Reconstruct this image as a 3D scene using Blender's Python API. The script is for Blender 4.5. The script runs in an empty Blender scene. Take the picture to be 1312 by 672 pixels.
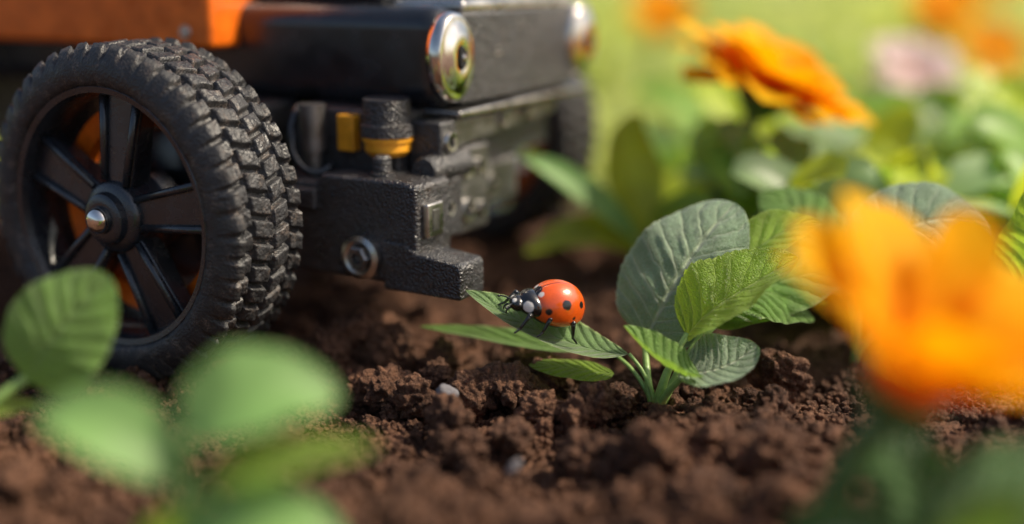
import bpy, math, random
import numpy as np
from mathutils import Vector, noise, Matrix
random.seed(7); rng=np.random.default_rng(7)
sc=bpy.context.scene
R=math.radians
# ---------------------------------------------------------------- materials
def newmat(name):
    m=bpy.data.materials.new(name); m.use_nodes=True
    nt=m.node_tree
    for n in list(nt.nodes): nt.nodes.remove(n)
    out=nt.nodes.new('ShaderNodeOutputMaterial')
    b=nt.nodes.new('ShaderNodeBsdfPrincipled')
    nt.links.new(b.outputs[0],out.inputs[0])
    return m,nt,b,out
def setin(nt,sock,v):
    if isinstance(v,bpy.types.NodeSocket): nt.links.new(v,sock)
    elif isinstance(v,(tuple,list)) and len(v)==3 and sock.type=='RGBA': sock.default_value=(*v,1)
    else: sock.default_value=v
def M(nt,op,a,b=None,c=None,clamp=False):
    n=nt.nodes.new('ShaderNodeMath'); n.operation=op; n.use_clamp=clamp
    setin(nt,n.inputs[0],a)
    if b is not None: setin(nt,n.inputs[1],b)
    if c is not None: setin(nt,n.inputs[2],c)
    return n.outputs[0]
def MR(nt,v,a,b,c=0.0,d=1.0,smooth=True):
    n=nt.nodes.new('ShaderNodeMapRange'); n.interpolation_type='SMOOTHSTEP' if smooth else 'LINEAR'
    setin(nt,n.inputs[0],v); 
    for i,x in zip((1,2,3,4),(a,b,c,d)): setin(nt,n.inputs[i],x)
    return n.outputs[0]
def MIX(nt,f,a,b,mode='MIX'):
    n=nt.nodes.new('ShaderNodeMix'); n.data_type='RGBA'; n.blend_type=mode
    setin(nt,n.inputs[0],f); setin(nt,n.inputs[6],a); setin(nt,n.inputs[7],b)
    return n.outputs[2]
def TC(nt,which='Object'):
    return nt.nodes.new('ShaderNodeTexCoord').outputs[which]
def NOI(nt,vec,scale,detail=4,rough=.55,out=0):
    n=nt.nodes.new('ShaderNodeTexNoise'); n.inputs['Scale'].default_value=scale
    n.inputs['Detail'].default_value=detail; n.inputs['Roughness'].default_value=rough
    nt.links.new(vec,n.inputs['Vector']); return n.outputs[out]
def VOR(nt,vec,scale,feature='F1'):
    n=nt.nodes.new('ShaderNodeTexVoronoi'); n.feature=feature; n.inputs['Scale'].default_value=scale
    nt.links.new(vec,n.inputs['Vector']); return n.outputs['Distance']
def BUMP(nt,h,strength,dist=.02,normal=None):
    n=nt.nodes.new('ShaderNodeBump'); n.inputs['Strength'].default_value=strength
    n.inputs['Distance'].default_value=dist; setin(nt,n.inputs['Height'],h)
    if normal is not None: nt.links.new(normal,n.inputs['Normal'])
    return n.outputs[0]

def mat_plastic(name,col,rough,grain=0.0,gscale=60,metal=0.0,dust=0.0,spec=.5,coat=0.0,dustcol=(.14,.09,.06)):
    m,nt,b,out=newmat(name); o=TC(nt)
    n=NOI(nt,o,3.0,3,.6)
    c=MIX(nt,MR(nt,n,.35,.7),tuple(x*.8 for x in col),tuple(min(1,x*1.2) for x in col))
    if dust>0:
        d=NOI(nt,o,5.5,5,.7); d2=NOI(nt,o,40,2,.7)
        f=M(nt,'MULTIPLY',MR(nt,d,.48,.72),MR(nt,d2,.35,.65)); f=M(nt,'MULTIPLY',f,dust)
        c=MIX(nt,f,c,dustcol)
    setin(nt,b.inputs['Base Color'],c)
    r=MR(nt,n,.3,.7,rough*.8,min(1,rough*1.25)); setin(nt,b.inputs['Roughness'],r)
    b.inputs['Metallic'].default_value=metal
    b.inputs['Specular IOR Level'].default_value=spec
    b.inputs['Coat Weight'].default_value=coat
    if grain>0:
        g=NOI(nt,o,gscale,1,.5); setin(nt,b.inputs['Normal'],BUMP(nt,g,grain,.02))
    return m
black=mat_plastic('black_textured_plastic',(.026,.026,.028),.34,1.6,34,dust=.3,spec=1.0)
blacksm=mat_plastic('black_smooth_plastic',(.014,.016,.020),.22,.10,70,dust=.12,spec=.8)
rubber=mat_plastic('tyre_rubber',(.026,.026,.028),.52,.6,30,dust=.9,spec=.55,dustcol=(.17,.13,.105))
rimm=mat_plastic('rim_plastic',(.018,.023,.030),.26,.2,50,dust=.15,spec=.9)
orangep=mat_plastic('orange_paint',(.92,.17,.008),.33,.06,40,dust=.15,coat=.3)
orangecap=mat_plastic('amber_plastic',(.85,.37,.02),.4,.1,40,dust=.2)
chrome=mat_plastic('chrome',(.80,.76,.70),.10,.03,20,metal=1.0,dust=.08)
steel=mat_plastic('brushed_steel',(.55,.53,.50),.3,.15,60,metal=1.0,dust=.25)
gunmetal=mat_plastic('gunmetal',(.24,.235,.23),.34,.3,60,metal=.85,dust=.3)
holeshade=mat_plastic('painted_hole_shade',(.004,.004,.005),.7)  # near-black colour that puts the shade inside holes onto solid faces
stonem=mat_plastic('pebble_stone',(.13,.125,.14),.7,.9,18,dust=.5)

def mat_leaf(name,col,vein,rough=.45,trans=.35,tcol=None,lat=8,edge=(.35,.45,.2),edgef=.5,bump=1.0,netscale=26,sheen=.0,vmix=.6):
    m,nt,b,out=newmat(name)
    uv=TC(nt,'UV'); o=TC(nt)
    s=nt.nodes.new('ShaderNodeSeparateXYZ'); nt.links.new(uv,s.inputs[0])
    u=M(nt,'MULTIPLY',M(nt,'ABSOLUTE',M(nt,'SUBTRACT',s.outputs[0],.5)),2.0)
    v=s.outputs[1]
    mid=MR(nt,u,.015,.07,1,0)
    wob=M(nt,'MULTIPLY',M(nt,'SUBTRACT',NOI(nt,o,4,2),.5),.5)
    ph=M(nt,'ADD',M(nt,'SUBTRACT',M(nt,'MULTIPLY',v,float(lat)),M(nt,'MULTIPLY',M(nt,'POWER',u,.8),2.0)),wob)
    # vein centred where the modelled relief is lowest
    fr=M(nt,'SUBTRACT',.5,M(nt,'ABSOLUTE',M(nt,'SUBTRACT',M(nt,'FRACT',M(nt,'ADD',ph,.5)),.5)))
    la=M(nt,'MULTIPLY',MR(nt,fr,.015,.09,1,0),MR(nt,u,.75,1.0,.8,.15))
    net=VOR(nt,o,netscale,'DISTANCE_TO_EDGE')
    netm=M(nt,'MULTIPLY',MR(nt,net,.0,.10,1,0),.5)
    vm=M(nt,'MAXIMUM',M(nt,'MAXIMUM',mid,la),netm)
    n=MR(nt,NOI(nt,o,2.2,4,.6),.3,.7)
    c=MIX(nt,n,tuple(x*.72 for x in col),tuple(min(1,x*1.28) for x in col))
    c=MIX(nt,M(nt,'MULTIPLY',vm,vmix),c,vein)
    e=M(nt,'MULTIPLY',MR(nt,u,.9,1.0),edgef)
    c=MIX(nt,e,c,edge)
    nf=NOI(nt,o,50,2,.6)
    spk=MR(nt,nf,.58,.70,0,.45)
    c=MIX(nt,spk,c,tuple(min(1,x*1.8+.06) for x in col))
    setin(nt,b.inputs['Base Color'],c)
    b.inputs['Roughness'].default_value=rough; b.inputs['Specular IOR Level'].default_value=.5
    b.inputs['Sheen Weight'].default_value=sheen
    pill=M(nt,'SUBTRACT',MR(nt,fr,.0,.45,0,1),M(nt,'MULTIPLY',vm,1.0))
    h=M(nt,'ADD',pill,M(nt,'MULTIPLY',nf,.7))
    nrm=BUMP(nt,h,.7*bump,.08)
    setin(nt,b.inputs['Normal'],nrm)
    t=nt.nodes.new('ShaderNodeBsdfTranslucent')
    tc=tcol or tuple(min(1,x*2.2) for x in col)
    setin(nt,t.inputs[0],MIX(nt,M(nt,'MULTIPLY',vm,.6),tc,tuple(x*.8 for x in vein))); nt.links.new(nrm,t.inputs['Normal'])
    mx=nt.nodes.new('ShaderNodeMixShader'); mx.inputs[0].default_value=trans
    nt.links.new(b.outputs[0],mx.inputs[1]); nt.links.new(t.outputs[0],mx.inputs[2]); nt.links.new(mx.outputs[0],out.inputs[0])
    return m
def mat_leaf_simple(name,col,tcol,trans=.45,rough=.42,var=.35):
    m,nt,b,out=newmat(name); o=TC(nt)
    n=MR(nt,NOI(nt,o,.55,2,.6),.35,.65)
    c=MIX(nt,n,tuple(x*(1-var) for x in col),tuple(min(1,x*(1+var)) for x in col))
    setin(nt,b.inputs['Base Color'],c); b.inputs['Roughness'].default_value=rough
    t=nt.nodes.new('ShaderNodeBsdfTranslucent'); setin(nt,t.inputs[0],MIX(nt,n,tuple(x*(1-var) for x in tcol),tcol))
    mx=nt.nodes.new('ShaderNodeMixShader'); mx.inputs[0].default_value=trans
    nt.links.new(b.outputs[0],mx.inputs[1]); nt.links.new(t.outputs[0],mx.inputs[2]); nt.links.new(mx.outputs[0],out.inputs[0])
    return m
leaf_blue=mat_leaf('leaf_bluegreen',(.26,.40,.23),(.55,.66,.42),.48,.25,(.32,.58,.16),sheen=.4,lat=9,edge=(.6,.7,.45),vmix=.8,bump=1.1)
leaf_green=mat_leaf('leaf_green',(.16,.33,.05),(.34,.52,.14),.45,.40,(.40,.68,.07),lat=8,sheen=.15)
leaf_bright=mat_leaf('leaf_bright',(.29,.48,.04),(.52,.68,.15),.42,.48,(.62,.88,.06),lat=8,edge=(.6,.75,.2),sheen=.15)
leaf_dark=mat_leaf('leaf_dark',(.07,.17,.05),(.12,.25,.08),.45,.25,(.14,.36,.06))
leaf_lance=mat_leaf('leaf_lance',(.17,.31,.09),(.30,.46,.17),.40,.35,(.40,.66,.08),lat=12,edge=(.65,.82,.30),edgef=.95,netscale=34,sheen=.35)
leaf_pale=mat_leaf_simple('leaf_pale',(.20,.37,.11),(.38,.68,.12),.35,.5,.25)
leaf_bg=mat_leaf_simple('leaf_background',(.22,.38,.07),(.54,.80,.08))
leaf_bgb=mat_leaf_simple('leaf_background_grey',(.26,.38,.17),(.45,.62,.16))
leaf_bgd=mat_leaf_simple('leaf_background_dark',(.10,.24,.05),(.25,.48,.06))
leaf_bgy=mat_leaf_simple('leaf_background_yellow',(.42,.50,.04),(.84,.92,.05),.5)
leaf_far=mat_leaf_simple('meadow_leaf',(.46,.51,.13),(.78,.85,.15),.45,.6,.22)
def mat_petal(name,c1,c2,trans=.35):
    m,nt,b,out=newmat(name)
    uv=TC(nt,'UV'); s=nt.nodes.new('ShaderNodeSeparateXYZ'); nt.links.new(uv,s.inputs[0])
    st=M(nt,'SINE',M(nt,'MULTIPLY',s.outputs[0],60.0))
    o=TC(nt)
    f=M(nt,'ADD',MR(nt,s.outputs[1],.1,.95),M(nt,'MULTIPLY',M(nt,'SUBTRACT',NOI(nt,o,3,2),.5),.6),clamp=True)
    c=MIX(nt,f,c1,c2); setin(nt,b.inputs['Base Color'],c); b.inputs['Roughness'].default_value=.6
    b.inputs['Specular IOR Level'].default_value=.15
    nr=BUMP(nt,st,.25,.02); setin(nt,b.inputs['Normal'],nr)
    t=nt.nodes.new('ShaderNodeBsdfTranslucent'); setin(nt,t.inputs[0],c)
    mx=nt.nodes.new('ShaderNodeMixShader'); mx.inputs[0].default_value=trans
    nt.links.new(b.outputs[0],mx.inputs[1]); nt.links.new(t.outputs[0],mx.inputs[2]); nt.links.new(mx.outputs[0],out.inputs[0])
    return m
petal=mat_petal('petal_orange',(.94,.34,.002),(.97,.53,.003),.42)
petalp=mat_petal('petal_pink',(.80,.60,.58),(.88,.72,.70))
stemm=mat_plastic('stem_green',(.28,.44,.12),.45,.3,25)
stemd=mat_plastic('stem_dark_green',(.11,.20,.06),.5,.3,25)
discm=mat_plastic('flower_disc',(.50,.20,.01),.8,.8,20)

def mat_soil(name,grass=False):
    m,nt,b,out=newmat(name); o=TC(nt)
    n1=NOI(nt,o,1.3,4,.6); n2=NOI(nt,o,14,4,.7)
    f=M(nt,'ADD',M(nt,'MULTIPLY',n1,.6),M(nt,'MULTIPLY',n2,.5))
    c=MIX(nt,MR(nt,f,.40,.72),(.058,.024,.014),(.30,.145,.083))
    sp=MR(nt,NOI(nt,o,45,2,.6),.60,.72,0,.5)
    c=MIX(nt,sp,c,(.42,.25,.15))
    if grass:
        s=nt.nodes.new('ShaderNodeSeparateXYZ'); nt.links.new(o,s.inputs[0])
        far=M(nt,'ADD',s.outputs[1],M(nt,'MULTIPLY',M(nt,'SUBTRACT',NOI(nt,o,.3,2),.5),10.0))
        g=MIX(nt,MR(nt,NOI(nt,o,.12,3,.6),.35,.65),(.27,.37,.07),(.48,.54,.15))
        c=MIX(nt,MR(nt,far,23,29),c,g)
    setin(nt,b.inputs['Base Color'],c)
    b.inputs['Roughness'].default_value=.78; b.inputs['Specular IOR Level'].default_value=.35
    h=M(nt,'ADD',NOI(nt,o,20,5,.75),M(nt,'MULTIPLY',VOR(nt,o,18),-.7))
    setin(nt,b.inputs['Normal'],BUMP(nt,h,1.0,.11))
    return m
soilm=mat_soil('soil'); groundm=mat_soil('soil_ground',True)

# ---------------------------------------------------------------- geometry helpers
import bmesh
def empty(name,loc=(0,0,0),rotz=0):
    e=bpy.data.objects.new(name,None); e.empty_display_size=.3; e.location=loc; e.rotation_euler=(0,0,rotz)
    sc.collection.objects.link(e); return e
class B:
    def __init__(s): s.v=[];s.f=[];s.uv=[];s.n=0
    def add(s,v,f,uv=None):
        s.v.append(np.asarray(v,float)); s.f+= [tuple(i+s.n for i in q) for q in f]
        s.uv.append(np.asarray(uv,float) if uv is not None else np.zeros((len(v),2))); s.n+=len(v)
    def build(s,name,mat,parent=None,smooth=True,world=True):
        v=np.concatenate(s.v); uv=np.concatenate(s.uv)
        if parent is not None and world: v=v-np.array(parent.location)
        me=bpy.data.meshes.new(name); me.from_pydata(v.tolist(),[],s.f)
        l=me.uv_layers.new(name='UVMap'); idx=np.zeros(len(me.loops),np.int32); me.loops.foreach_get('vertex_index',idx)
        l.data.foreach_set('uv',uv[idx].astype(np.float32).ravel())
        if smooth: me.polygons.foreach_set('use_smooth',[True]*len(me.polygons))
        me.materials.append(mat); me.update()
        ob=bpy.data.objects.new(name,me); sc.collection.objects.link(ob)
        if parent is not None: ob.parent=parent
        return ob
def box(name,lo,hi,bev,mat,parent,seg=3,taper=None):
    (x0,y0,z0),(x1,y1,z1)=lo,hi
    v=[(x0,y0,z0),(x1,y0,z0),(x1,y1,z0),(x0,y1,z0),(x0,y0,z1),(x1,y0,z1),(x1,y1,z1),(x0,y1,z1)]
    if taper: v=[tuple(np.array(p)+np.array(t)) for p,t in zip(v,taper)]
    f=[(0,3,2,1),(4,5,6,7),(0,1,5,4),(1,2,6,5),(2,3,7,6),(3,0,4,7)]
    b=B(); b.add(v,f); ob=b.build(name,mat,parent,smooth=True,world=False)
    md=ob.modifiers.new('bev','BEVEL'); md.width=bev; md.segments=seg; md.limit_method='NONE'
    w=ob.modifiers.new('wn','WEIGHTED_NORMAL'); w.keep_sharp=False
    return ob
def prism(name,poly,axis_lo,axis_hi,bev,mat,parent):
    n=len(poly); v=[(p[0],axis_lo,p[1]) for p in poly]+[(p[0],axis_hi,p[1]) for p in poly]
    f=[tuple(range(n)),tuple(range(2*n-1,n-1,-1))]+[(i,i+n,(i+1)%n+n,(i+1)%n) for i in range(n)]
    b=B(); b.add(v,f); ob=b.build(name,mat,parent,world=False)
    bm=bmesh.new(); bm.from_mesh(ob.data); bmesh.ops.recalc_face_normals(bm,faces=bm.faces); bm.to_mesh(ob.data); bm.free()
    md=ob.modifiers.new('bev','BEVEL'); md.width=bev; md.segments=3; md.limit_method='ANGLE'
    ob.modifiers.new('wn','WEIGHTED_NORMAL'); return ob
def basis(ax):
    ax=Vector(ax).normalized(); r=Vector((0,0,1)) if abs(ax.z)<.9 else Vector((1,0,0))
    u=ax.cross(r).normalized(); w=ax.cross(u).normalized(); return ax,u,w
def lathe_geo(prof,c,ax,seg=48,a0=0,a1=2*math.pi):
    ax,u,w=basis(ax); c=Vector(c); v=[];f=[]; n=len(prof)
    closed=abs(a1-a0-2*math.pi)<1e-6; cnt=seg if closed else seg+1
    for i in range(cnt):
        a=a0+(a1-a0)*i/seg
        for r,h in prof: v.append(tuple(c+ax*h+(u*math.cos(a)+w*math.sin(a))*r))
    for i in range(seg):
        j=(i+1)%cnt
        for k in range(n-1): f.append((i*n+k,i*n+k+1,j*n+k+1,j*n+k))
    return v,f
def lathe(name,prof,c,ax,mat,parent,seg=48,a0=0,a1=2*math.pi,world=False,sharp=True,ysc=1.0):
    v,f=lathe_geo(prof,c,ax,seg,a0,a1)
    if ysc!=1: v=[(p[0],c[1]+(p[1]-c[1])*ysc,p[2]) for p in v]
    b=B(); b.add(v,f); ob=b.build(name,mat,parent,world=world)
    if sharp:
        md=ob.modifiers.new('es','EDGE_SPLIT'); md.split_angle=R(38)
    return ob
def bez(pts,t):
    P=[Vector(p) for p in pts]
    while len(P)>1: P=[P[i].lerp(P[i+1],t) for i in range(len(P)-1)]
    return P[0]
def tube_geo(pts,r0,r1,n=14,seg=10,bezier=True):
    if bezier: C=[bez(pts,i/n) for i in range(n+1)]
    else: C=[Vector(p) for p in pts]; n=len(C)-1
    v=[];f=[]
    for i,c in enumerate(C):
        t=(C[min(i+1,n)]-C[max(i-1,0)]); ax,u,w=basis(t)
        if i>0 and u.dot(pu)<0: u=-u; w=-w
        pu=u
        r=r0+(r1-r0)*i/n
        for k in range(seg):
            a=2*math.pi*k/seg; v.append(tuple(c+(u*math.cos(a)+w*math.sin(a))*r))
    for i in range(n):
        for k in range(seg):
            f.append((i*seg+k,i*seg+(k+1)%seg,(i+1)*seg+(k+1)%seg,(i+1)*seg+k))
    f.append(tuple(range(seg))[::-1]); f.append(tuple(n*seg+k for k in range(seg)))
    return v,f
def tube(name,pts,r0,r1,mat,parent,n=14,world=True,bezier=True,seg=10):
    v,f=tube_geo(pts,r0,r1,n,seg,bezier); b=B(); b.add(v,f); return b.build(name,mat,parent,world=world)
def leaf_geo(pts,W,normal,prof='oval',cup=.12,fold=.1,wave=.03,n=40,m=14,ser=0.0,ph=None,twist=0,relief=0.0,lat=9):
    N0=Vector(normal).normalized(); v=[];f=[];uv=[]
    ph=random.random()*6 if ph is None else ph
    for i in range(n+1):
        s=i/n; c=bez(pts,s); t=(bez(pts,min(1,s+.01))-bez(pts,max(0,s-.01))).normalized()
        side=t.cross(N0).normalized(); nn=side.cross(t).normalized()
        if twist:
            q=Matrix.Rotation(twist*s,3,t); side=q@side; nn=q@nn
        if prof=='oval': w=max(0,math.sin(math.pi*min(1,s**.82)))**.62
        elif prof=='round': w=max(0,math.sin(math.pi*s**.9))**.5
        elif prof=='lance': w=max(0,math.sin(math.pi*s**1.0))**.75*(1-.15*s)
        elif prof=='petal': w=(.30+.70*min(1,s*1.6)**.8)*(max(0,1-max(0,(s-.72)/.28)**2.2))**.5
        w=max(w,.006)*W/2
        if ser: w*=1+ser*(((s*17)%1)-.5)
        for k in range(m+1):
            u=k/m*2-1
            rip=wave*W*math.sin(s*11+ph+(2 if u>0 else 0))*u*u+wave*.5*W*math.sin(s*23+ph*2+u*3)*abs(u)
            zo=cup*W*u*u*(w*2/W)+fold*abs(u)*w+rip*(w*2/W)
            if relief:
                x=(s*lat-2.0*abs(u)**.8)%1; fr=min(x,1-x)*2
                zo+=relief*W*(min(1,fr*1.6)-.5)*(1-abs(u)**4)*min(1,abs(u)*6)*(w*2/W)
                zo+=relief*.35*W*noise.noise(Vector((s*14+ph,u*7,ph)))*(1-abs(u)**4)
            v.append(tuple(c+side*w*u+nn*zo)); uv.append((k/m,s))
    for i in range(n):
        for k in range(m): a=i*(m+1)+k; f.append((a,a+1,a+m+2,a+m+1))
    return v,f,uv
def leaf(name,pts,W,normal,mat,parent,**k):
    b=B(); b.add(*leaf_geo(pts,W,normal,**k)); return b.build(name,mat,parent)

# ---------------------------------------------------------------- ground
def gh(x,y):
    f=max(0,min(1,(26-y)/6))*max(0,min(1,(y-4)/3))
    h=.30*noise.noise(Vector((x*.45,y*.45,1.7)))+.16*noise.noise(Vector((x*1.3,y*1.3,5.1)))
    return h*f
def ghd(x,y):
    h=gh(x,y)
    if 6<y<24 and abs(x)<10:
        h+=.12*abs(noise.noise(Vector((x*3.1,y*3.1,2.))))-.03+.08*noise.noise(Vector((x*7,y*7,9.)))+.035*noise.noise(Vector((x*15,y*15,4.)))
    return h
def axis(lo,hi,step,far):
    a=list(np.arange(lo,hi+1e-6,step)); s=step; x=hi; R_=[]
    while x<far: s*=1.35; x+=s; R_.append(x)
    s=step; x=lo; L=[]
    while x>-far: s*=1.35; x-=s; L.append(x)
    return L[::-1]+a+R_
xs=axis(-7.5,7.5,.07,2500); ys=axis(7,22,.07,2500)
nx=len(xs); v=[(x,y,ghd(x,y)) for y in ys for x in xs]
f=[(j*nx+i,j*nx+i+1,(j+1)*nx+i+1,(j+1)*nx+i) for j in range(len(ys)-1) for i in range(nx-1)]
g=B(); g.add(v,f); g.build('ground',groundm)

def ico(sub):
    bm=bmesh.new(); bmesh.ops.create_icosphere(bm,subdivisions=sub,radius=1)
    v=np.array([p.co[:] for p in bm.verts]); f=np.array([[q.index for q in t.verts] for t in bm.faces]); bm.free(); return v,f
def clod(sub,nb,seed):
    r=np.random.default_rng(seed); v,f=ico(sub)
    rad=1+.36*np.array([noise.noise(Vector(p*1.3+seed*3.1)) for p in v])+.24*np.array([noise.noise(Vector(p*3.4+seed)) for p in v])
    for nbb,rho0,hh in ((nb,.36,.28),(nb*6,.14,.14)):
        c=r.normal(size=(nbb,3)); c/=np.linalg.norm(c,axis=1)[:,None]; rho=rho0*r.uniform(.6,1.3,nbb)
        d=np.linalg.norm(v[:,None,:]-c[None],axis=2)/rho[None]
        rad=rad+(hh*np.sqrt(np.clip(1-d**2,0,1))*(rho/rho0)[None]).max(axis=1)
    rad+=.06*np.array([noise.noise(Vector(p*14+seed)) for p in v])
    v=v*rad[:,None]*np.array([1,1,.82]); return v,f
def rotm(r):
    q=r.normal(size=4); q/=np.linalg.norm(q); w,x,y,z=q
    return np.array([[1-2*(y*y+z*z),2*(x*y-z*w),2*(x*z+y*w)],[2*(x*y+z*w),1-2*(x*x+z*z),2*(y*z-x*w)],[2*(x*z-y*w),2*(y*z+x*w),1-2*(x*x+y*y)]])
def scatter(name,items,temps,mat):
    V=[];F=[];n=0
    for (x,y,z,r) in items:
        v,f=temps[rng.integers(len(temps))]; V.append(v@rotm(rng).T*r*rng.uniform(.8,1.2,3)+np.array([x,y,z])); F.append(f+n); n+=len(v)
    V=np.concatenate(V).astype(np.float32); F=np.concatenate(F).astype(np.int32)
    me=bpy.data.meshes.new(name); me.vertices.add(len(V)); me.vertices.foreach_set('co',V.ravel())
    me.loops.add(F.size); me.loops.foreach_set('vertex_index',F.ravel())
    me.polygons.add(len(F)); me.polygons.foreach_set('loop_start',np.arange(0,F.size,3,dtype=np.int32))
    me.polygons.foreach_set('use_smooth',np.ones(len(F),bool)); me.update(calc_edges=True); me.validate()
    me.materials.append(mat); ob=bpy.data.objects.new(name,me); sc.collection.objects.link(ob); return ob
T5=[clod(5,26,i) for i in range(7)]; T4=[clod(4,18,20+i) for i in range(6)]; T3=[clod(3,10,40+i) for i in range(6)]; T2=[clod(2,5,60+i) for i in range(6)]
def rnd(n,rmin,rmax,y0=8.5,y1=21,sink=.25,p=2.):
    L=[]
    for _ in range(n):
        y=rng.uniform(y0,y1); x=rng.uniform(-.5*y-.5,.5*y+.5); r=rmin+(rmax-rmin)*rng.random()**p
        L.append((x,y,gh(x,y)+r*sink,r))
    return L
big=[(-.25,12.9,.22,.22),(-.02,12.75,.24,.20),(-.45,12.7,.14,.20),(.95,12.3,.18,.23),(1.2,12.5,.14,.18),(.7,12.15,.10,.17),(1.42,10.9,.22,.32),(1.1,11.0,.10,.2),
     (2.9,12.3,.14,.2),(3.2,13.2,.2,.24),(2.5,11.2,.14,.24),(-1.9,14.3,.30,.32),(-1.5,14.0,.24,.24),(-2.3,14.0,.2,.26),(-1.5,13.0,.14,.22),(-1.1,12.6,.12,.2),
     (-.7,11.9,.12,.22),(.0,11.6,.1,.2),(-.9,13.9,.14,.2),(.2,14.5,.2,.24),(-.5,11.2,.1,.2),(-2.6,12.8,.12,.18),(.45,13.3,.17,.2),(-.9,13.2,.18,.19),(.3,12.3,.14,.17),(2.6,10.8,.2,.28)]
clods=scatter('soil_clods',big+rnd(100,.12,.24,sink=.6),T5,soilm)
c2=scatter('clods_medium',rnd(900,.05,.13,sink=.7),T4,soilm); c2.parent=clods
c3=scatter('clods_small',rnd(4600,.025,.075,sink=.9),T3,soilm); c3.parent=clods
c4=scatter('clods_crumbs',rnd(18000,.012,.04,sink=1.6,y1=17),T2,soilm); c4.parent=clods
peb=[(-.72,12.25,.34,.125),(.02,10.6,.20,.08)]+[(x,y,z+.02,r) for x,y,z,r in rnd(22,.02,.045,sink=.6)]
def pebt(s):
    v,f=ico(3); rad=1+.3*np.array([noise.noise(Vector(p*1.4+s)) for p in v]); return v*rad[:,None]*np.array([1.25,.9,.7]),f
scatter('pebbles',peb,[pebt(i*5.) for i in range(4)],stonem)

# ---------------------------------------------------------------- rover
rover=empty('toy_rover',(-4.8,13.5,0),R(-29))
box('chassis',(-11,2.8,3.17),(2.92,6.85,4.46),.30,blacksm,rover,seg=8)
box('front_panel',(2.70,3.22,3.24),(2.985,6.40,4.38),.05,black,rover)
box('panel_badge',(2.975,4.05,3.80),(3.0,4.22,3.83),.008,steel,rover)
box('panel_badge_dot',(2.975,4.10,3.88),(3.0,4.16,3.91),.008,steel,rover)
box('front_lip',(2.5,2.98,3.09),(3.10,6.75,3.18),.03,steel,rover)
box('top_trim',(1.9,3.3,4.36),(2.96,6.45,4.52),.06,steel,rover)
box('upper_deck',(-10,3.2,4.42),(1.8,6.45,4.9),.12,blacksm,rover)
box('orange_body',(-9.5,2.25,3.86),(-.28,7.4,6.2),.10,orangep,rover,seg=4)
lathe('body_screw',[(0,-.05),(.03,-.05),(.05,-.02),(.09,-.02),(.1,0),(.1,.05)],(-.72,2.25,4.08),(0,1,0),steel,rover,seg=24)
for i,bb in enumerate((2.98,6.62)):
    lathe('headlight_ring',[(.50,.0),(.55,.0),(.56,.10),(.54,.17),(.50,.19),(.47,.185),(.40,.215),(.30,.25),(.20,.27),(.15,.25),(0,.24)],(2.88,bb,3.84),(1,0,0),chrome,rover,seg=64,ysc=.78,sharp=False)
    lathe('headlight_hole_shade',[(.0,.27),(.085,.27),(.13,.275),(.15,.25)],(2.888,bb,3.84),(1,0,0),holeshade,rover,seg=32,ysc=.6)  # black oval over the chrome: shade of an opening put into colour
    lathe('headlight_bulb',[(.0,.30),(.03,.295),(.045,.275)],(2.888,bb,3.84),(1,0,0),chrome,rover,seg=24,ysc=.8)
# under structure
box('cross_beam',(.9,2.4,2.3),(2.55,6.4,3.2),.06,black,rover)
box('lower_beam',(.2,2.62,1.6),(2.5,3.3,2.28),.06,black,rover)
prism('bumper_block',[(.2,1.2),(3.2,1.2),(3.2,2.42),(3.0,2.47),(1.8,2.47),(1.72,2.36),(.2,2.36)],1.8,2.58,.06,black,rover)
prism('bumper_foot',[(2.72,1.12),(3.82,1.12),(3.82,1.5),(3.78,1.56),(3.2,1.62),(3.05,1.72),(2.72,1.74)],1.77,2.32,.05,black,rover)
box('block_step',(.2,1.72,2.0),(1.75,2.5,2.28),.05,black,rover)
lathe('block_stud',[(0,.26),(.08,.26),(.12,.22),(.12,.06),(.16,.05),(.16,0)],(2.55,2.05,2.46),(0,0,1),black,rover,seg=24)
lathe('bolt_washer',[(.15,-.10),(.21,-.13),(.27,-.10),(.28,0),(.28,.05)],(2.42,1.8,1.5),(0,1,0),steel,rover,seg=48)
lathe('bolt_head',[(0,-.10),(.06,-.10),(.075,-.17),(.13,-.18),(.16,-.15),(.165,-.02)],(2.42,1.8,1.5),(0,1,0),gunmetal,rover,seg=6,sharp=True)
box('clip',(3.19,1.92,1.78),(3.29,2.26,2.20),.025,steel,rover)
box('clip_slot',(3.285,2.02,1.86),(3.30,2.16,2.12),.005,gunmetal,rover)
lathe('hinge_pin',[(0,.0),(.16,.0),(.18,.03),(.18,.9),(0,.9)],(2.95,2.35,2.50),(0,1,0),black,rover,seg=28)
box('hinge_bracket',(2.55,2.60,2.42),(3.05,2.98,3.08),.05,black,rover)
prism('link_plate',[(2.72,1.55),(2.98,1.55),(2.98,2.68),(2.72,2.68)],3.0,3.9,.05,gunmetal,rover)
box('link_arm',(2.62,2.9,2.66),(2.95,5.9,3.06),.05,gunmetal,rover,taper=[(0,0,0),(0,0,0),(0,0,.2),(0,0,.2)]+[(0,0,0)]*4)
box('tie_bar',(2.35,3.6,1.7),(2.7,5.2,2.3),.05,gunmetal,rover)
box('bracket_plate',(2.9,2.3,1.62),(3.08,3.05,2.36),.03,black,rover)
def boss(c,r,ax=(1,0,0)):
    lathe('boss_ring',[(r*.55,.02),(r*.6,.05),(r*.9,.055),(r,.03),(r,-.05)],c,ax,steel,rover,seg=32)
    lathe('boss_hole_shade',[(0,.008),(r*.56,.008)],c,ax,holeshade,rover,seg=24)  # flat disc on the plate; its black colour stands for the hole's shade
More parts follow.
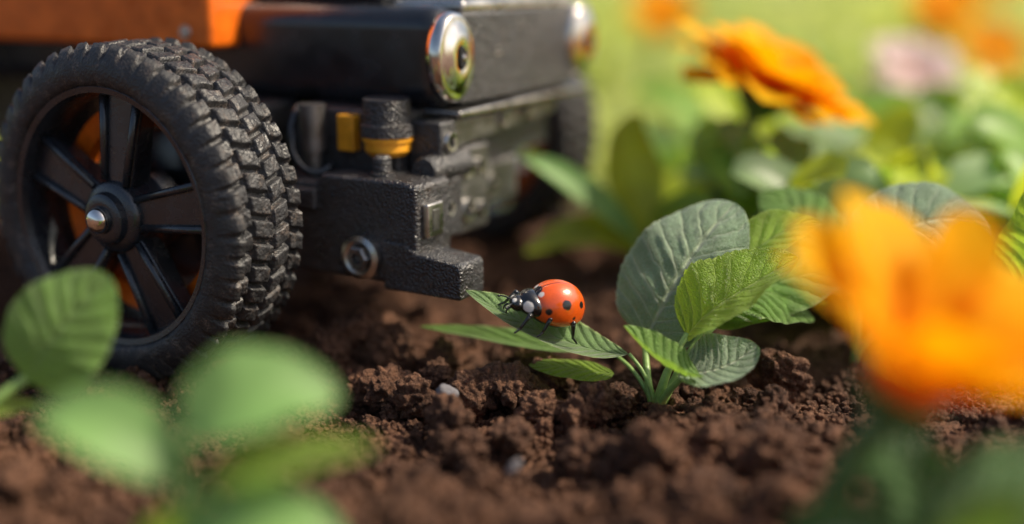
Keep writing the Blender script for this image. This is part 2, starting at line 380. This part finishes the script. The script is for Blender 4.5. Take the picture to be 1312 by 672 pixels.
boss((3.05,2.79,2.82),.13); boss((2.98,3.3,2.40),.13); boss((2.98,3.62,2.40),.1); boss((2.98,3.3,1.85),.16); boss((2.98,3.68,1.82),.1); boss((2.95,4.3,2.92),.09); boss((2.95,5.0,2.95),.09); boss((3.08,2.7,2.0),.1); boss((2.7,4.4,2.0),.16)
box('amber_tab',(1.72,2.25,2.68),(1.98,2.5,3.14),.03,orangecap,rover)
lathe('sensor_body',[(0,.5),(.30,.5),(.30,.2),(.34,.18),(.34,.04),(.2,0)],(2.38,2.42,2.86),(0,0,1),black,rover,seg=12)
lathe('sensor_cap',[(0,-.18),(.24,-.18),(.29,-.12),(.29,.0),(.32,.0),(.32,.07),(.20,.08)],(2.38,2.42,2.84),(0,0,1),orangecap,rover,seg=12)
lathe('damper',[(0,0),(.12,0),(.12,.35),(.17,.36),(.17,.95),(0,.95)],(1.35,2.25,2.3),(0,0,1),gunmetal,rover,seg=28)
tube('cable',[(1.1,2.3,3.2),(1.0,1.9,2.6),(1.5,2.0,2.2),(1.6,2.3,2.5)],.05,.05,blacksm,rover,world=False)
WW=1.25
def tyre(a0,b0,w=WW):
    prof=[(1.56,.10),(1.55,.03),(1.62,-.02),(1.74,-.03),(1.85,.0),(1.92,.06),(1.97,.13)]
    P=[(r,h,0.) for r,h in prof]; K=70
    for k in range(K+1): 
        s=k/K; P.append((1.98-.06*(2*s-1)**2+.02,.16+(w-.32)*s,1.))
    P+=[(r,w-h,0.) for r,h in prof[::-1]]
    n=len(P); NA=1100; v=[];f=[]
    for i in range(NA):
        an=2*math.pi*i/NA
        for r,h,fl in P:
            rows=4; yy=(h/w)*rows; row=math.floor(yy); dy=(yy-row-.5)*2
            na=46; xx=an/(2*math.pi)*na+(row%2)*.5+.30*(1 if row%2 else -1)*dy*.5+.04*noise.noise(Vector((an*9,h*3,1))); dx=(xx-math.floor(xx)-.5)*2
            e=max((abs(dx)*1.34)**8,(abs(dy)*1.10)**10)
            lug=1/(1+math.exp((e-.8)*5))*.095
            if fl==0.: lug*= max(0,min(1,(r-1.80)/.14))*.8
            lug+=.018*noise.noise(Vector((an*14,h*9,b0)))+.010*noise.noise(Vector((an*50,h*30,b0)))
            rr=r+lug-.05*(fl)
            v.append((a0+rr*math.cos(an),b0+h,2.05+rr*math.sin(an)))
        j=(i+1)%NA
        for k in range(n-1): f.append((i*n+k,j*n+k,j*n+k+1,i*n+k+1))
    b=B(); b.add(v,f); b.build('tyre',rubber,rover,world=False)
def wheel(a0,b0,outward):
    tyre(a0,b0); w=WW; zc=2.05
    s=1 if outward<0 else -1; bo=b0 if outward<0 else b0+w
    A=(0,s,0)
    lathe('rim_barrel',[(1.45,.12),(1.48,.04),(1.55,.02),(1.60,.06),(1.58,.2),(1.56,1.15),(1.50,1.2),(1.46,1.15),(1.43,.6),(1.43,.2),(1.45,.12)],(a0,bo,zc),A,rimm,rover,seg=96)
    lathe('hub',[(0,-.10),(.16,-.10),(.17,-.06),(.26,-.06),(.30,-.03),(.32,.05),(.38,.07),(.42,.10),(.44,.16),(.46,.5),(.5,.55),(.5,.8),(0,.8)],(a0,bo,zc),A,rimm,rover,seg=64)
    lathe('hub_bolt',[(0,-.22),(.05,-.215),(.10,-.20),(.14,-.16),(.155,-.12),(.155,-.08)],(a0,bo,zc),A,chrome,rover,seg=40)
    for k in range(5):
        an=R(82+72*k)
        b=B(); v=[]
        for (r,ww,lo,hi) in ((.36,.22,.16,.55),(1.50,.33,.22,.55)):
            for q,dep in ((-ww,lo),(ww,lo),(ww*.8,hi),(-ww*.8,hi)):
                v.append((a0+r*math.cos(an)-q*math.sin(an),bo+s*dep,zc+r*math.sin(an)+q*math.cos(an)))
        f=[(0,1,2,3),(7,6,5,4),(0,4,5,1),(1,5,6,2),(2,6,7,3),(3,7,4,0)]
        if s<0: f=[q[::-1] for q in f]
        b.add(v,f)
        ob=b.build('spoke',rimm,rover,world=False); md=ob.modifiers.new('bev','BEVEL'); md.width=.07; md.segments=4; md.limit_method='NONE'; ob.modifiers.new('wn','WEIGHTED_NORMAL')
        for sg in (-1,1):
            p0=(a0+.42*math.cos(an)-sg*.17*math.sin(an),bo+s*.15,zc+.42*math.sin(an)+sg*.17*math.cos(an))
            p1=(a0+1.46*math.cos(an)-sg*.27*math.sin(an),bo+s*.20,zc+1.46*math.sin(an)+sg*.27*math.cos(an))
            tube('spoke_ridge',[p0,p1],.045,.055,rimm,rover,n=2,world=False)
    lathe('brake_disc',[(0,1.0),(.9,1.0),(.95,1.03),(.95,1.1),(0,1.1)],(a0,bo,zc),A,blacksm,rover,seg=48)
    lathe('orange_band',[(1.08,.62),(1.32,.60),(1.34,.70),(1.32,.82),(1.08,.82),(1.06,.75),(1.08,.62)],(a0,bo,zc),A,orangep,rover,seg=90)
for a0 in (0,-8.4):
    wheel(a0,0,-1); wheel(a0,8.25,1)
    tube('axle',[(a0,1.0,2.05),(a0,8.4,2.05)],.2,.2,gunmetal,rover,n=2,world=False,seg=24)
    box('axle_mount',(a0-.5,2.3,1.8),(a0+.5,7.3,3.2),.08,black,rover)

# ---------------------------------------------------------------- sharp seedling
pl=empty('seedling',(1.62,12.7,0.0))
leaf('ladybug_leaf',[(1.35,12.90,.58),(.95,12.92,.54),(.35,12.98,.80),(-.05,13.05,1.00),(-.54,13.12,1.28)],.72,(.0,-.30,1),leaf_lance,pl,prof='lance',cup=.12,fold=.08,wave=.012,n=110,m=28,ser=.03,relief=.010,lat=12)
tube('petiole',[(1.64,12.68,0.05),(1.6,12.72,.35),(1.36,12.90,.58)],.035,.022,stemm,pl)
leaf('upright_leaf',[(1.60,13.35,.60),(1.70,13.2,1.0),(2.12,13.45,1.75),(2.72,13.95,2.15)],1.45,(-.30,-.9,.75),leaf_blue,pl,prof='round',cup=-.10,fold=.12,wave=.035,n=130,m=44,ser=.03,relief=.022)
tube('petiole',[(1.62,12.7,0.03),(1.55,12.9,.4),(1.60,13.35,.62)],.05,.035,stemm,pl)
leaf('young_leaf',[(2.02,12.85,.82),(2.2,12.7,1.20),(2.7,12.75,1.45),(3.26,12.95,1.72)],.90,(-.35,-.65,1.0),leaf_bright,pl,prof='oval',cup=.14,fold=.35,wave=.05,n=130,m=36,ser=.05,relief=.018,lat=8)
tube('petiole',[(1.68,12.68,0.03),(1.72,12.6,.45),(2.02,12.85,.84)],.06,.035,stemm,pl)
leaf('low_leaf',[(1.90,12.45,.52),(2.15,12.3,.54),(2.42,12.35,.58),(2.74,12.45,.84)],.78,(-.1,-.50,1),leaf_blue,pl,prof='round',cup=.18,fold=.1,wave=.02,n=110,m=30,ser=.02,relief=.016)
leaf('low_leaf_b',[(2.08,12.25,.56),(1.8,12.1,.56),(1.5,12.2,.82),(1.24,12.4,1.08)],.56,(.40,-.22,1),leaf_green,pl,prof='oval',cup=.2,fold=.25,wave=.02,n=110,m=26,ser=.02,relief=.016,lat=8)
tube('petiole',[(1.72,12.66,0.03),(1.74,12.55,.25),(1.95,12.36,.53)],.05,.035,stemm,pl)
tube('petiole',[(1.75,12.72,0.03),(2.0,12.9,.6),(2.45,13.2,1.0)],.05,.03,stemm,pl)
leaf('back_leaf',[(2.4,13.2,1.0),(2.8,13.3,1.35),(3.2,13.5,1.2),(3.7,13.7,.75)],.9,(.1,-.5,1),leaf_green,pl,prof='oval',cup=-.12,wave=.04,relief=.015,n=80,m=24)
leaf('back_leaf',[(2.45,13.3,1.05),(2.7,13.6,1.6),(3.2,13.7,1.95),(3.75,13.9,1.9)],.7,(-.1,-.6,1),leaf_bright,pl,prof='oval',cup=.12,wave=.05,ser=.03,relief=.015,n=80,m=24)
leaf('back_leaf',[(2.3,13.5,.8),(2.9,13.5,1.2),(3.6,13.7,1.45),(4.3,14.0,1.3)],.9,(.1,-.7,1),leaf_green,pl,prof='oval',cup=-.1,wave=.05,relief=.015,n=80,m=24)
leaf('side_leaf',[(1.3,13.35,.45),(.6,13.5,.40),(-.3,13.8,.52),(-1.15,13.95,.58)],.42,(0,-.25,1),leaf_green,pl,prof='lance',cup=.1,wave=.02)
leaf('side_leaf',[(1.2,13.0,.30),(.9,13.0,.34),(.5,13.05,.40),(.2,13.15,.36)],.38,(0,-.35,1),leaf_bright,pl,prof='oval',cup=-.1,wave=.02)
tube('petiole',[(1.62,12.75,0.02),(1.5,13.0,.35),(1.2,13.3,.45)],.03,.02,stemm,pl)

# neighbour plant
p2=empty('seedling',(4.4,14.2,0))
leaf('grey_leaf',[(4.25,13.9,1.35),(4.6,13.8,1.9),(5.3,14.0,2.15),(5.95,14.2,1.70)],1.25,(0,-.95,.75),leaf_blue,p2,prof='oval',cup=-.12,fold=.1,wave=.03,n=90,m=30,ser=.02,relief=.02)
leaf('leaf',[(6.0,13.6,1.1),(6.2,13.5,1.4),(6.4,13.5,1.9),(6.1,13.7,2.35)],.9,(-.7,-.8,.4),leaf_bright,p2,prof='oval',wave=.05)
leaf('leaf',[(4.6,14.6,1.2),(5.2,14.5,1.2),(5.9,14.5,1.2),(6.8,14.6,1.0)],1.1,(0,-.6,1),leaf_green,p2,prof='oval',cup=-.1)
leaf('leaf',[(4.3,14.4,1.0),(3.9,14.6,1.6),(3.7,15,2.0),(3.3,15.4,2.0)],1.0,(-.2,-.7,1),leaf_green,p2,prof='oval',cup=-.1)
for q in ((4.25,13.9,1.35),(6.0,13.6,1.1),(4.6,14.6,1.2),(4.3,14.4,1.0)):
    tube('petiole',[(4.4,14.2,0),(4.4,14.2,.6),q],.06,.04,stemm,p2)

# foreground plants
p3=empty('seedling',(-4.9,10.6,0))
leaf('leaf',[(-4.72,10.75,1.05),(-4.55,10.6,1.35),(-4.25,10.7,1.7),(-3.95,11.0,2.06)],1.1,(-.1,-1,.35),leaf_green,p3,prof='round',cup=-.08,wave=.02,relief=.012,n=70,m=26)
tube('petiole',[(-5.9,10.2,.1),(-5.3,10.5,.7),(-4.72,10.75,1.07)],.07,.05,stemm,p3)
leaf('leaf',[(-5.9,10.6,.8),(-5.5,10.5,.8),(-5.0,10.6,.8),(-4.6,10.7,.8)],.4,(0,-.4,1),leaf_bright,p3)
p4=empty('seedling',(-2.5,8.0,0))
for pts,W,nn,mt in (([(-2.42,8.1,1.60),(-2.15,8.1,1.9),(-1.7,8.2,1.98),(-1.32,8.4,1.76)],.78,(.1,-.7,1.),leaf_pale),
    ([(-2.5,8.1,1.25),(-2.8,8.1,1.60),(-3.2,8.1,1.80),(-3.56,8.2,1.70)],.62,(-.1,-.6,1),leaf_pale),
    ([(-2.25,8.0,1.25),(-1.9,8.0,1.38),(-1.55,8.0,1.48),(-1.0,8.1,1.50)],.40,(.2,-.5,1),leaf_bright),
    ([(-2.4,7.8,.75),(-2.0,7.7,1.05),(-1.6,7.7,1.05),(-1.2,7.8,.85)],.75,(.1,-.5,1),leaf_pale),
    ([(-2.5,7.9,.5),(-2.62,7.8,.8),(-2.55,7.7,1.0),(-2.45,7.7,1.2)],.32,(0,-1,.3),leaf_bright)):
    leaf('leaf',pts,W,nn,mt,p4,prof='oval',cup=.1,wave=.03); tube('petiole',[(-2.5,8.0,0),(-2.5,8.0,.6),pts[0]],.08,.05,stemm,p4)
p5=empty('seedling',(3.3,8.3,0))
for pts,W,nn,mt in (([(3.2,8.2,.5),(3.6,8.1,1.1),(4.1,8.2,1.1),(4.7,8.3,.9)],1.0,(.1,-.6,1),leaf_dark),
    ([(3.1,8.2,.3),(2.8,8.1,.8),(2.4,8.1,.9),(2.1,8.2,.8)],.5,(-.1,-.9,.6),leaf_dark),
    ([(3.3,8.0,.4),(3.4,7.7,.9),(3.7,7.6,1.0),(4.1,7.6,.8)],.8,(0,-.9,.6),leaf_green),
    ([(3.0,8.2,.3),(2.6,8.0,.7),(2.3,7.9,.8),(1.9,7.9,.45)],.35,(0,-.9,.6),leaf_blue),
    ([(3.3,8.4,.4),(3.2,8.7,1.0),(3.0,8.9,1.3),(2.9,9.1,1.1)],.7,(0,-.9,.6),leaf_dark)):
    leaf('leaf',pts,W,nn,mt,p5,prof='oval',cup=.1,wave=.03)

# ---------------------------------------------------------------- flowers
def flower(name,c,ax,L,W,cone,base,npet=15,mat=petal,layers=2,stemr=.1,seed=1,disc=.35,rj=9):
    random.seed(seed)
    e=empty(name,base); ax_,u,w=basis(ax); c=Vector(c); b=B()
    for ly in range(layers):
        for k in range(npet):
            a=2*math.pi*(k+.5*ly)/npet+random.uniform(-.08,.08); rad=u*math.cos(a)+w*math.sin(a)
            cc=R(cone+ly*14+random.uniform(-rj,rj)); l=L*random.uniform(.85,1.1)*(1-.12*ly)
            d=rad*math.cos(cc)+ax_*math.sin(cc); up=ax_*math.cos(cc)-rad*math.sin(cc)
            p0=c+rad*disc*.5*L*.5; pts=[p0,p0+d*l*.35+up*.04*l,p0+d*l*.7+up*.02*l,p0+d*l-up*random.uniform(.0,.22)*l]
            b.add(*leaf_geo(pts,W*random.uniform(.9,1.15),up,prof='petal',cup=.12,fold=0,wave=.04,n=20,m=10))
    b.build('petals',mat,e)
    r=disc*L*.7
    lathe('disc',[(0,.35*r),(r*.4,.33*r),(r*.8,.2*r),(r,0)],c,ax_,discm,e,seg=32,world=True)
    lathe('calyx',[(stemr,-.55*r*1.6),(r*.6,-.45*r*1.6),(r*.95,-.2*r*1.6),(r*1.1,.1*r),(r,.12*r)],c,ax_,stemd,e,seg=24,world=True)
    bb=Vector(base); mid=c-ax_*L*1.2; 
    tube('stem',[tuple(bb),tuple(bb.lerp(mid,.6)),tuple(mid),tuple(c-ax_*r*.7)],stemr*1.3,stemr,stemd,e,n=20)
    return e
flower('marigold_flower',(3.0,8.5,1.80),(.36,-.26,.9),1.62,.56,38,(3.0,8.7,0),npet=8,layers=2,stemr=.12,seed=3,disc=.3,rj=7)
flower('marigold_flower',(4.05,19,2.85),(.36,-.16,.9),1.65,.80,14,(2.9,18.6,0),npet=13,layers=3,stemr=.13,seed=5,disc=.35)
for i,(x,y,z,L,mt) in enumerate(((5.0,40,3.3,1.2,petal),(14.5,36,2.4,1.1,petal),(9.5,28,2.35,1.15,petalp),(13.6,38,3.5,1.2,petal),(24,62,4.2,2.0,petal))):
    flower('marigold_flower' if mt is petal else 'pink_flower',(x,y,z),(.1,-.7,.7),L,L*.42,10,(x-.5,y,0),npet=13,layers=2,mat=mt,stemr=.1,seed=20+i,disc=.2)

# ---------------------------------------------------------------- background foliage
def foliage(name,items,mat,n=9,m=4):
    b=B()
    for (x,y,z,L,W,az,el) in items:
        d=Vector((math.cos(az)*math.cos(el),math.sin(az)*math.cos(el),math.sin(el)))
        p=Vector((x,y,z)); nn=Vector((0,0,1))-d*d.z; nn=nn+Vector((random.uniform(-.4,.4),random.uniform(-.7,.1),0))
        pts=[p,p+d*L*.4+Vector((0,0,.1*L)),p+d*L*.8+Vector((0,0,.08*L)),p+d*L-Vector((0,0,.12*L))]
        b.add(*leaf_geo(pts,W,nn,prof='oval',n=n,m=m))
    return b.build(name,mat)
random.seed(11)
def pick(n,xf,yr,zr,Lr):
    out=[]
    while len(out)<n:
        y=random.uniform(*yr); x=xf(y); z=random.uniform(*zr); L=random.uniform(*Lr)
        out.append((x,y,z,L,L*random.uniform(.45,.65),random.uniform(0,6.28),random.uniform(-.3,1.0)))
    return out
gc=foliage('leafy_groundcover',pick(150,lambda y:random.uniform(3.2,.62*y),(16.5,27),(.1,1.5),(1.1,2.2)),leaf_bg)
for q,mm in ((pick(95,lambda y:random.uniform(3.4,.62*y),(16,26),(.4,1.7),(.9,1.9)),leaf_bgy),(pick(50,lambda y:random.uniform(4,.6*y),(15.5,22),(.0,.8),(.9,1.8)),leaf_bgd),
    (pick(65,lambda y:random.uniform(4,.6*y),(15.5,24),(.5,1.5),(1.0,1.9)),leaf_bgb)):
    o=foliage('leaves',q,mm); o.parent=gc
md=foliage('meadow',pick(1500,lambda y:random.uniform(-.5*y,.6*y),(27,60),(.0,.6),(.7,1.5)),leaf_far,6,3)
o=foliage('leaves',pick(260,lambda y:random.uniform(-.5*y,.6*y),(27,70),(.0,.8),(.9,1.8)),leaf_bg,6,3); o.parent=md
o=foliage('leaves',pick(1300,lambda y:random.uniform(-.5*y,.6*y),(55,170),(.0,1.2),(1.2,3)),leaf_far,6,3); o.parent=md
# leaves just behind the rover nose
p6=empty('seedling',(2.2,18.5,0))
for pts,W,mt in (([(2.0,18.3,.7),(1.4,17.9,1.3),(.8,17.8,1.9),(.1,17.8,2.1)],.5,leaf_pale),([(2.0,18.3,.5),(1.6,18.1,.9),(1.0,18,1.0),(.2,17.6,.6)],.6,leaf_bgy),([(2.2,18.5,.6),(2.0,19,1.5),(1.7,19,2.0),(2.1,19,2.6)],1.0,leaf_bgy),([(2.3,18.5,.5),(2.6,18,1.0),(2.9,18,1.3),(3.2,18,1.3)],.8,leaf_bg)):
    leaf('leaf',pts,W,(.2,-.8,.7),mt,p6,prof='oval'); tube('petiole',[(2.2,18.5,0),pts[0]],.07,.05,stemm,p6,n=4)

# ---------------------------------------------------------------- ladybug
bug=empty('ladybug',(0,0,0))
fw=Vector((-.86,-.34,.26)).normalized(); upv=Vector((.22,-.20,1)); lf=upv.cross(fw).normalized(); upv=fw.cross(lf).normalized()
mw=Matrix((fw,lf,upv)).transposed().to_4x4(); mw.translation=Vector((.47,12.97,1.12)); bug.matrix_world=mw
def mat_bug(name,base,spots,rough=.12,seam=False,dark=(.006,.006,.007)):
    m,nt,b,out=newmat(name); o=TC(nt)
    c=MIX(nt,MR(nt,NOI(nt,o,6,3),.3,.7),base,tuple(x*.75 for x in base))
    for (p,r,col) in spots:
        d=nt.nodes.new('ShaderNodeVectorMath'); d.operation='DISTANCE'; nt.links.new(o,d.inputs[0]); d.inputs[1].default_value=p
        wob=M(nt,'ADD',d.outputs['Value'],M(nt,'MULTIPLY',M(nt,'SUBTRACT',NOI(nt,o,16,2),.5),.025))
        c=MIX(nt,MR(nt,wob,r-.010,r+.010,1,0),c,col)
    if seam:
        s=nt.nodes.new('ShaderNodeSeparateXYZ'); nt.links.new(o,s.inputs[0])
        c=MIX(nt,MR(nt,M(nt,'ABSOLUTE',s.outputs[1]),.004,.010,.9,0),c,(.05,.008,.004))
    setin(nt,b.inputs['Base Color'],c); b.inputs['Roughness'].default_value=rough
    b.inputs['Coat Weight'].default_value=.9; b.inputs['Coat Roughness'].default_value=.06
    setin(nt,b.inputs['Normal'],BUMP(nt,NOI(nt,o,50,3),.2,.01))
    return m
BK=(.006,.006,.007); WH=(.80,.77,.72)
sp=[((.30,0,.17),.075,BK)]
for s in (1,-1):
    sp+=[((.27,s*.09,.175),.034,WH),((.01,s*.235,.17),.062,BK),((-.20,s*.16,.17),.045,BK),((.19,s*.245,.06),.042,BK),((-.14,s*.285,.04),.030,BK)]
ely=mat_bug('elytra_red',(.82,.11,.008),sp,.24,True)
pro=mat_bug('pronotum_black',BK,[((.08,.17,.03),.066,WH),((.08,-.17,.03),.066,WH)],.2)
blk=mat_bug('insect_black',BK,[],.3)
headm=mat_bug('head_black',BK,[((.07,.05,.05),.026,WH),((.07,-.05,.05),.026,WH)],.25)
def ellip(name,c,s,mat,parent,fn=None,nu=64,nv=40):
    v=[];f=[]
    for j in range(nv+1):
        ph=math.pi*j/nv
        for i in range(nu):
            th=2*math.pi*i/nu
            p=[s[0]*math.cos(ph),s[1]*math.sin(ph)*math.cos(th),s[2]*math.sin(ph)*math.sin(th)]
            if fn: p=fn(*p)
            v.append(tuple(p))
    for j in range(nv):
        for i in range(nu): f.append((j*nu+i,j*nu+(i+1)%nu,(j+1)*nu+(i+1)%nu,(j+1)*nu+i))
    b=B(); b.add(v,f); ob=b.build(name,mat,parent,world=False); ob.location=c
    bm=bmesh.new(); bm.from_mesh(ob.data); bmesh.ops.remove_doubles(bm,verts=bm.verts,dist=1e-6); bmesh.ops.recalc_face_normals(bm,faces=bm.faces); bm.to_mesh(ob.data); bm.free()
    return ob
def fel(x,y,z):
    if z<0: z*=.55
    z+=-.012*math.exp(-(y/.01)**2)*(1 if z>0 else 0)
    y*=1+.10*x/.36
    return (x,y,z)
ellip('elytra',(-.03,0,0),(.36,.30,.34),ely,bug,fel,nu=160,nv=80)
ellip('abdomen',(-.02,0,-.06),(.32,.26,.14),blk,bug)
ellip('pronotum',(.31,0,.0),(.16,.225,.16),pro,bug,lambda x,y,z:(x-.25*y*y/.2,y,z if z>0 else z*.7))
ellip('head',(.45,0,-.02),(.10,.12,.09),headm,bug)
for s in (1,-1):
    ellip('eye',(.47,s*.105,.0),(.035,.03,.035),blk,bug,nu=20,nv=12)
    tube('antenna',[(.52,s*.05,-.02),(.58,s*.10,.0),(.63,s*.14,-.04)],.010,.008,blk,bug,world=False)
    ellip('antenna_tip',(.63,s*.14,-.04),(.02,.014,.014),blk,bug,nu=12,nv=8)
    tube('mouth_palp',[(.53,s*.04,-.07),(.58,s*.05,-.10),(.56,s*.05,-.15)],.014,.008,blk,bug,world=False)
    for (x0,x1,x2,x3) in ((.28,.38,.45,.51),(.08,.12,.16,.22),(-.12,-.18,-.23,-.30)):
        hip=(x0,s*.14,-.08); kn=(x1,s*.27,-.02); an=(x2,s*.30,-.19); toe=(x3,s*.32,-.245)
        tube('leg',[hip,kn],.036,.028,blk,bug,n=4,world=False); ellip('knee',kn,(.03,.03,.03),blk,bug,nu=12,nv=8)
        tube('leg',[kn,an],.028,.017,blk,bug,n=4,world=False); ellip('ankle',an,(.018,.018,.018),blk,bug,nu=12,nv=8)
        tube('foot',[an,toe],.015,.011,blk,bug,n=4,world=False)

# ---------------------------------------------------------------- light, world, camera
w=bpy.data.worlds.new('World'); sc.world=w; w.use_nodes=True
nt=w.node_tree; bg=nt.nodes['Background']; sky=nt.nodes.new('ShaderNodeTexSky'); sky.sky_type='NISHITA'; sky.sun_disc=False
AZ,EL=R(88),R(47)
sky.sun_elevation=EL; sky.sun_rotation=AZ; sky.dust_density=4.0; sky.ozone_density=.4
nt.links.new(sky.outputs[0],bg.inputs[0]); bg.inputs[1].default_value=.14
sl=bpy.data.lights.new('sun','SUN'); sl.energy=5.0; sl.angle=R(.6); sl.color=(1,.88,.69)
so=bpy.data.objects.new('sun',sl); sc.collection.objects.link(so)
sd=Vector((math.sin(AZ)*math.cos(EL),math.cos(AZ)*math.cos(EL),math.sin(EL)))
so.rotation_euler=sd.to_track_quat('Z','Y').to_euler()
cam=bpy.data.cameras.new('camera'); co=bpy.data.objects.new('camera',cam); sc.collection.objects.link(co); sc.camera=co
co.location=(0,0,5); co.rotation_euler=(R(90-14.43),0,0); cam.lens=41.16; cam.sensor_width=36; cam.clip_end=8000; cam.clip_start=.1
cam.dof.use_dof=True; cam.dof.focus_distance=13.45; cam.dof.aperture_fstop=.04116/(2*.39)
sc.view_settings.view_transform='Standard'; sc.view_settings.look='None'; sc.view_settings.exposure=0
